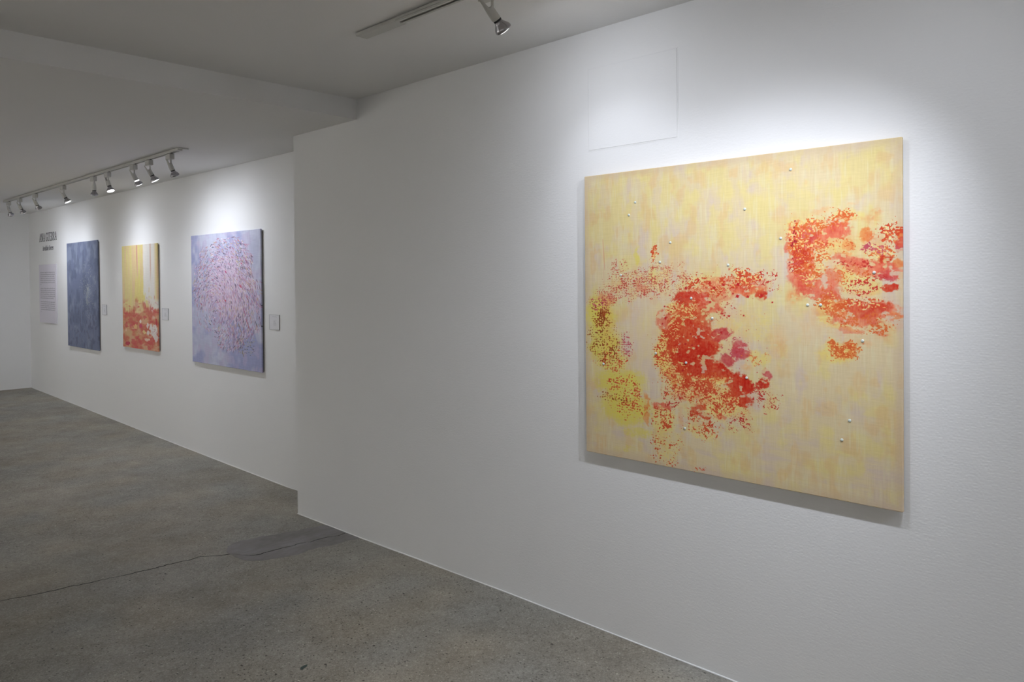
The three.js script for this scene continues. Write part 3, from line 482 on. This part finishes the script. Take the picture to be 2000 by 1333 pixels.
// ---------------------------------------------------------------- access panel let into the wall above the large painting
{
  const w = 0.443, h = 0.355, t = thing('access_panel', 'white access panel nearly flush in the wall above the large painting', 'access panel', [0, 2.1, -2.0075], -Math.PI / 2);
  const hole = (a) => { const sh = new THREE.Shape(); sh.moveTo(-a, -a); sh.lineTo(w + a, -a); sh.lineTo(w + a, h + a); sh.lineTo(-a, h + a); sh.closePath(); return sh; };
  const rim = hole(0.0035); rim.holes.push(new THREE.Path([new THREE.Vector2(0, 0), new THREE.Vector2(0, h), new THREE.Vector2(w, h), new THREE.Vector2(w, 0)]));
  const rg = metreUV(new THREE.ExtrudeGeometry(rim, { depth: 0.0008, bevelEnabled: false })); rg.translate(0, 0, 0.0002); obj('rim', rg, wallPaint, t);
  const dg = new RoundedBoxGeometry(w - 0.0035, h - 0.0035, 0.0022, 2, 0.0009); dg.translate(w / 2, h / 2, 0.0004); obj('door', metreUV(dg), wallPaint, t);
}

// ---------------------------------------------------------------- track lighting
const TRACK_W = 0.036, TRACK_H = 0.02;
function lightTrack(label, x, y, z0, z1, feed) {
  const t = thing('lighting_track', label, 'light track', [x, y - 0.003, (z0 + z1) / 2]), L = z1 - z0;
  const sp = new THREE.BoxGeometry(0.012, 0.0034, L - 0.03); sp.translate(0, 0.0014, 0); obj('mounting_strip', sp, slotMetal, t);
  const a = TRACK_W / 2, sh = new THREE.Shape();
  [[-a, 0], [-a, -0.0105], [-a + 0.0022, -0.0105], [-a + 0.0022, -0.0135], [-a, -0.0135], [-a, -TRACK_H], [-0.0075, -TRACK_H], [-0.0075, -TRACK_H + 0.003], [-a + 0.003, -TRACK_H + 0.003], [-a + 0.003, -0.003], [a - 0.003, -0.003], [a - 0.003, -TRACK_H + 0.003], [0.0075, -TRACK_H + 0.003], [0.0075, -TRACK_H], [a, -TRACK_H], [a, -0.0135], [a - 0.0022, -0.0135], [a - 0.0022, -0.0105], [a, -0.0105], [a, 0]].forEach(([u, v], i) => i ? sh.lineTo(u, v) : sh.moveTo(u, v));
  const g = new THREE.ExtrudeGeometry(sh, { depth: L, bevelEnabled: false }); g.translate(0, 0, -L / 2); obj('rail', g, fittingPaint, t);
  const c = new THREE.BoxGeometry(TRACK_W - 0.008, 0.004, L - 0.004); c.translate(0, -0.006, 0); obj('conductor_bed', c, slotMetal, t, 'dark conductor bed inside the rail');
  for (const [z, l, w, off, tall] of feed) { const f = new RoundedBoxGeometry(w, tall, l, 2, 0.002); f.translate(off, -tall / 2, z - (z0 + z1) / 2); obj('end_feed', f, fittingPaint, t); }
  return t;
}
const bulbProfile = [[0, 0], [0.0155, 0], [0.0155, 0.006], [0.0185, 0.012], [0.0285, 0.026], [0.0318, 0.033], [0.0318, 0.039], [0.0305, 0.041], [0, 0.041]].map(([r, y]) => new THREE.Vector2(r, y));
const lensProfile = [[0, 0.0465], [0.012, 0.0458], [0.022, 0.0438], [0.029, 0.0412], [0.0298, 0.040], [0, 0.040]].map(([r, y]) => new THREE.Vector2(r, y)).reverse();
const bulbGeo = new THREE.LatheGeometry(bulbProfile, 32), lensGeo = new THREE.LatheGeometry(lensProfile, 32);
const strapGeo = (() => {                                       // the open half-round arm that holds the socket, narrowing to its tip
  const sh = new THREE.Shape(); const R = 0.0185, r = 0.016; sh.absarc(0, 0, R, Math.PI * 0.12, Math.PI * 0.88, false); sh.absarc(0, 0, r, Math.PI * 0.88, Math.PI * 0.12, true); sh.closePath();
  const L = 0.086, g = new THREE.ExtrudeGeometry(sh, { depth: L, steps: 6, bevelEnabled: false, curveSegments: 10 }), p = g.attributes.position;
  for (let i = 0; i < p.count; i++) { const t = p.getZ(i) / L, k = lerp(0.46, 1, sst(0.1, 0.75, t)); p.setXY(i, p.getX(i) * k, p.getY(i) * k + (1 - k) * 0.016); }
  g.computeVertexNormals(); g.rotateX(-Math.PI / 2); g.rotateY(Math.PI); return g;
})();
const adapterGeo = new RoundedBoxGeometry(0.034, 0.042, 0.082, 3, 0.004), contactGeo = new THREE.BoxGeometry(0.012, 0.012, 0.06);
function trackLamp({ x, ceiling, z, aim, lit, beam, spill, label, group, glow, color = BEAM_COLOR, roll = 0 }) {
  const t = thing('track_spotlight', label, 'spotlight', [x, ceiling - TRACK_H - 0.003, z], 0, group);
  const ag = obj('adapter', adapterGeo, fittingPaint, t); ag.position.set(0, -0.023, 0);
  const neck = obj('contact_block', contactGeo, blackPlastic, t, 'dark contact block'); neck.position.set(0, 0.004, 0);
  obj('stem', [cyl(0.0055, 0.0055, -0.092, -0.04, 14).translate(0, 0, 0.018)], fittingPaint, t);
  const knob = cyl(0.008, 0.008, -0.009, 0.009, 16); knob.rotateZ(Math.PI / 2); knob.translate(0, -0.094, 0.018); obj('pivot_knob', knob, fittingPaint, t);
  const pivot = new THREE.Vector3(x, ceiling - TRACK_H - 0.097, z + 0.018), dir = new THREE.Vector3(...aim).sub(pivot).normalize();
  const head = new THREE.Group(); head.name = 'lamp_head'; head.position.set(0, -0.094, 0.018); t.add(head);
  const up = dir.clone(), side = new THREE.Vector3().crossVectors(new THREE.Vector3(0, 1, 0), up).normalize(), fwd = new THREE.Vector3().crossVectors(side, up);
  head.quaternion.setFromRotationMatrix(new THREE.Matrix4().makeBasis(side, up, fwd)); head.rotateY(roll);
  const sub = (name, g, m, off, label2) => { const q = obj(name, g, m, head, label2); q.position.y = off; return q; };
  const strap = sub('holder_arm', strapGeo, fittingPaint, -0.06); strap.position.z = 0;
  sub('socket', cyl(0.0155, 0.0162, -0.02, 0.028, 24), fittingPaint, 0);
  sub('collar', cyl(0.0158, 0.0158, 0.028, 0.033, 24), blackPlastic, 0, 'black collar');
  sub('bulb', bulbGeo, bulbGlass, 0.033, 'silvery reflector bulb');
  sub('lamp_lens', lensGeo, lit ? lensLit : lensOff, 0.033, lit ? 'glowing white lens' : 'dark lens');
  if (glow) sub('lamp_glow_ring', cyl(0.0165, 0.0178, 0.0335, 0.042, 24, true), lensLit, 0, 'light leaking at the bulb neck');
  if (lit) {
    const p = pivot.clone().addScaledVector(dir, 0.084), [cd, deg] = BEAM[beam];
    for (const [power, half] of [[cd, deg], [SPILL[spill] ?? 0, 89]]) if (power > 0) {
      const s = new THREE.SpotLight(color, power, 0, half * Math.PI / 180, 1, 2); s.name = 'lamp_beam'; s.position.copy(p); s.target.position.copy(p.clone().add(dir)); s.castShadow = true; s.shadow.mapSize.set(1024, 1024); s.shadow.radius = 1.2; s.shadow.bias = -0.0005;
      scene.add(s, s.target);
    }
  }
  return t;
}
const RT = -0.36, NT = -0.69, row = 'spotlights on the recess track', nrow = 'spotlights on the front room track';
lightTrack('white lighting track along the lowered ceiling by the recessed wall', RT, H2, -10.32, -5.47, [[-5.44, 0.06, 0.034, 0, 0.018], [-5.402, 0.016, 0.072, 0.02, 0.007], [-10.34, 0.04, 0.034, 0, 0.018]]);
lightTrack('white lighting track on the ceiling before the large painting', NT, H1, -2.45, 1.5, [[-2.5905, 0.279, 0.059, 0.0115, 0.014]]);
for (const [z, aim, lit, beam, nth, glow] of [
  [-5.592, [0.15, 1.4, -5.75], false, 0, 'first'],
  [-5.985, [D, 1.1, -5.8], true, 'p3a', 'second'],
  [-6.305, [D, 1.1, -6.35], true, 'p3b', 'third', true],
  [-6.9, [-0.2, 1.3, -6.5], true, 'p3c', 'fourth'],
  [-7.26, [-0.3, 1.3, -7.45], false, 0, 'fifth'],
  [-8.13, [D, 1.0, -7.85], true, 'p2', 'sixth'],
  [-9.09, [D, 1.2, -9.5], true, 'p1b', 'seventh'],
  [-9.7, [D, 1.1, -10.0], true, 'p1', 'eighth'],
  [-10.18, [D, 0.9, -11.0], true, 'text', 'ninth']])
  trackLamp({ x: RT, ceiling: H2, z, aim, lit, beam, glow, spill: beam === 'p1b' || beam === 'p3c' ? 'none' : 'recess', group: row, label: `${lit ? 'lit' : 'unlit'} white spotlight, ${nth} on the recess track counted from the projecting wall` });
trackLamp({ x: NT, ceiling: H1, z: -1.925, aim: [0, 1.83, -1.82], lit: true, beam: 'nearA', spill: 'near', group: nrow, label: 'white spotlight on the front track, first from the end feed of that track' });
trackLamp({ x: NT, ceiling: H1, z: -1.19, aim: [-0.12, 0, -1.5], lit: true, beam: 'nearB', spill: 'near', group: nrow, label: 'white spotlight on the front track, second from the end feed of that track' });
trackLamp({ x: NT, ceiling: H1, z: -0.25, aim: [0, 0.3, -2.35], lit: true, beam: 'nearC', spill: 'near', group: nrow, label: 'white spotlight on the front track, third from the end feed of that track' });
trackLamp({ x: NT, ceiling: H1, z: 1.2, aim: [0, 1.0, 1.0], lit: true, beam: 'nearD', spill: 'near', group: nrow, label: 'added white spotlight on the front track, fourth from the end feed of that track' });  // extra lamp added out of view to brighten the right side
// tracks and lamps added along the facing wall, out of view, for soft room light
const OT = XL + 0.8, orow = 'added spotlights along the facing wall';
lightTrack('added white lighting track along the facing wall of the front room', OT, H1, -3.4, 2.0, [[-3.43, 0.058, 0.034, 0, 0.018]]);
lightTrack('added white lighting track along the facing wall of the rear room', OT, H2, -11.2, -4.6, [[-4.57, 0.058, 0.034, 0, 0.018]]);
for (const [z, c, nth] of [[-2.2, H1, 'first'], [-0.2, H1, 'second'], [1.6, H1, 'third'], [-6.0, H2, 'fourth'], [-8.2, H2, 'fifth'], [-10.4, H2, 'sixth']])
  trackLamp({ x: OT, ceiling: c, z, aim: [XL, 1.3, z], lit: true, beam: c === H1 ? 'off' : 'offRear', color: ROOM_COLOR, group: orow, label: `${nth} lit white spotlight in the added row washing the facing wall` });

renderer.render(scene, camera);
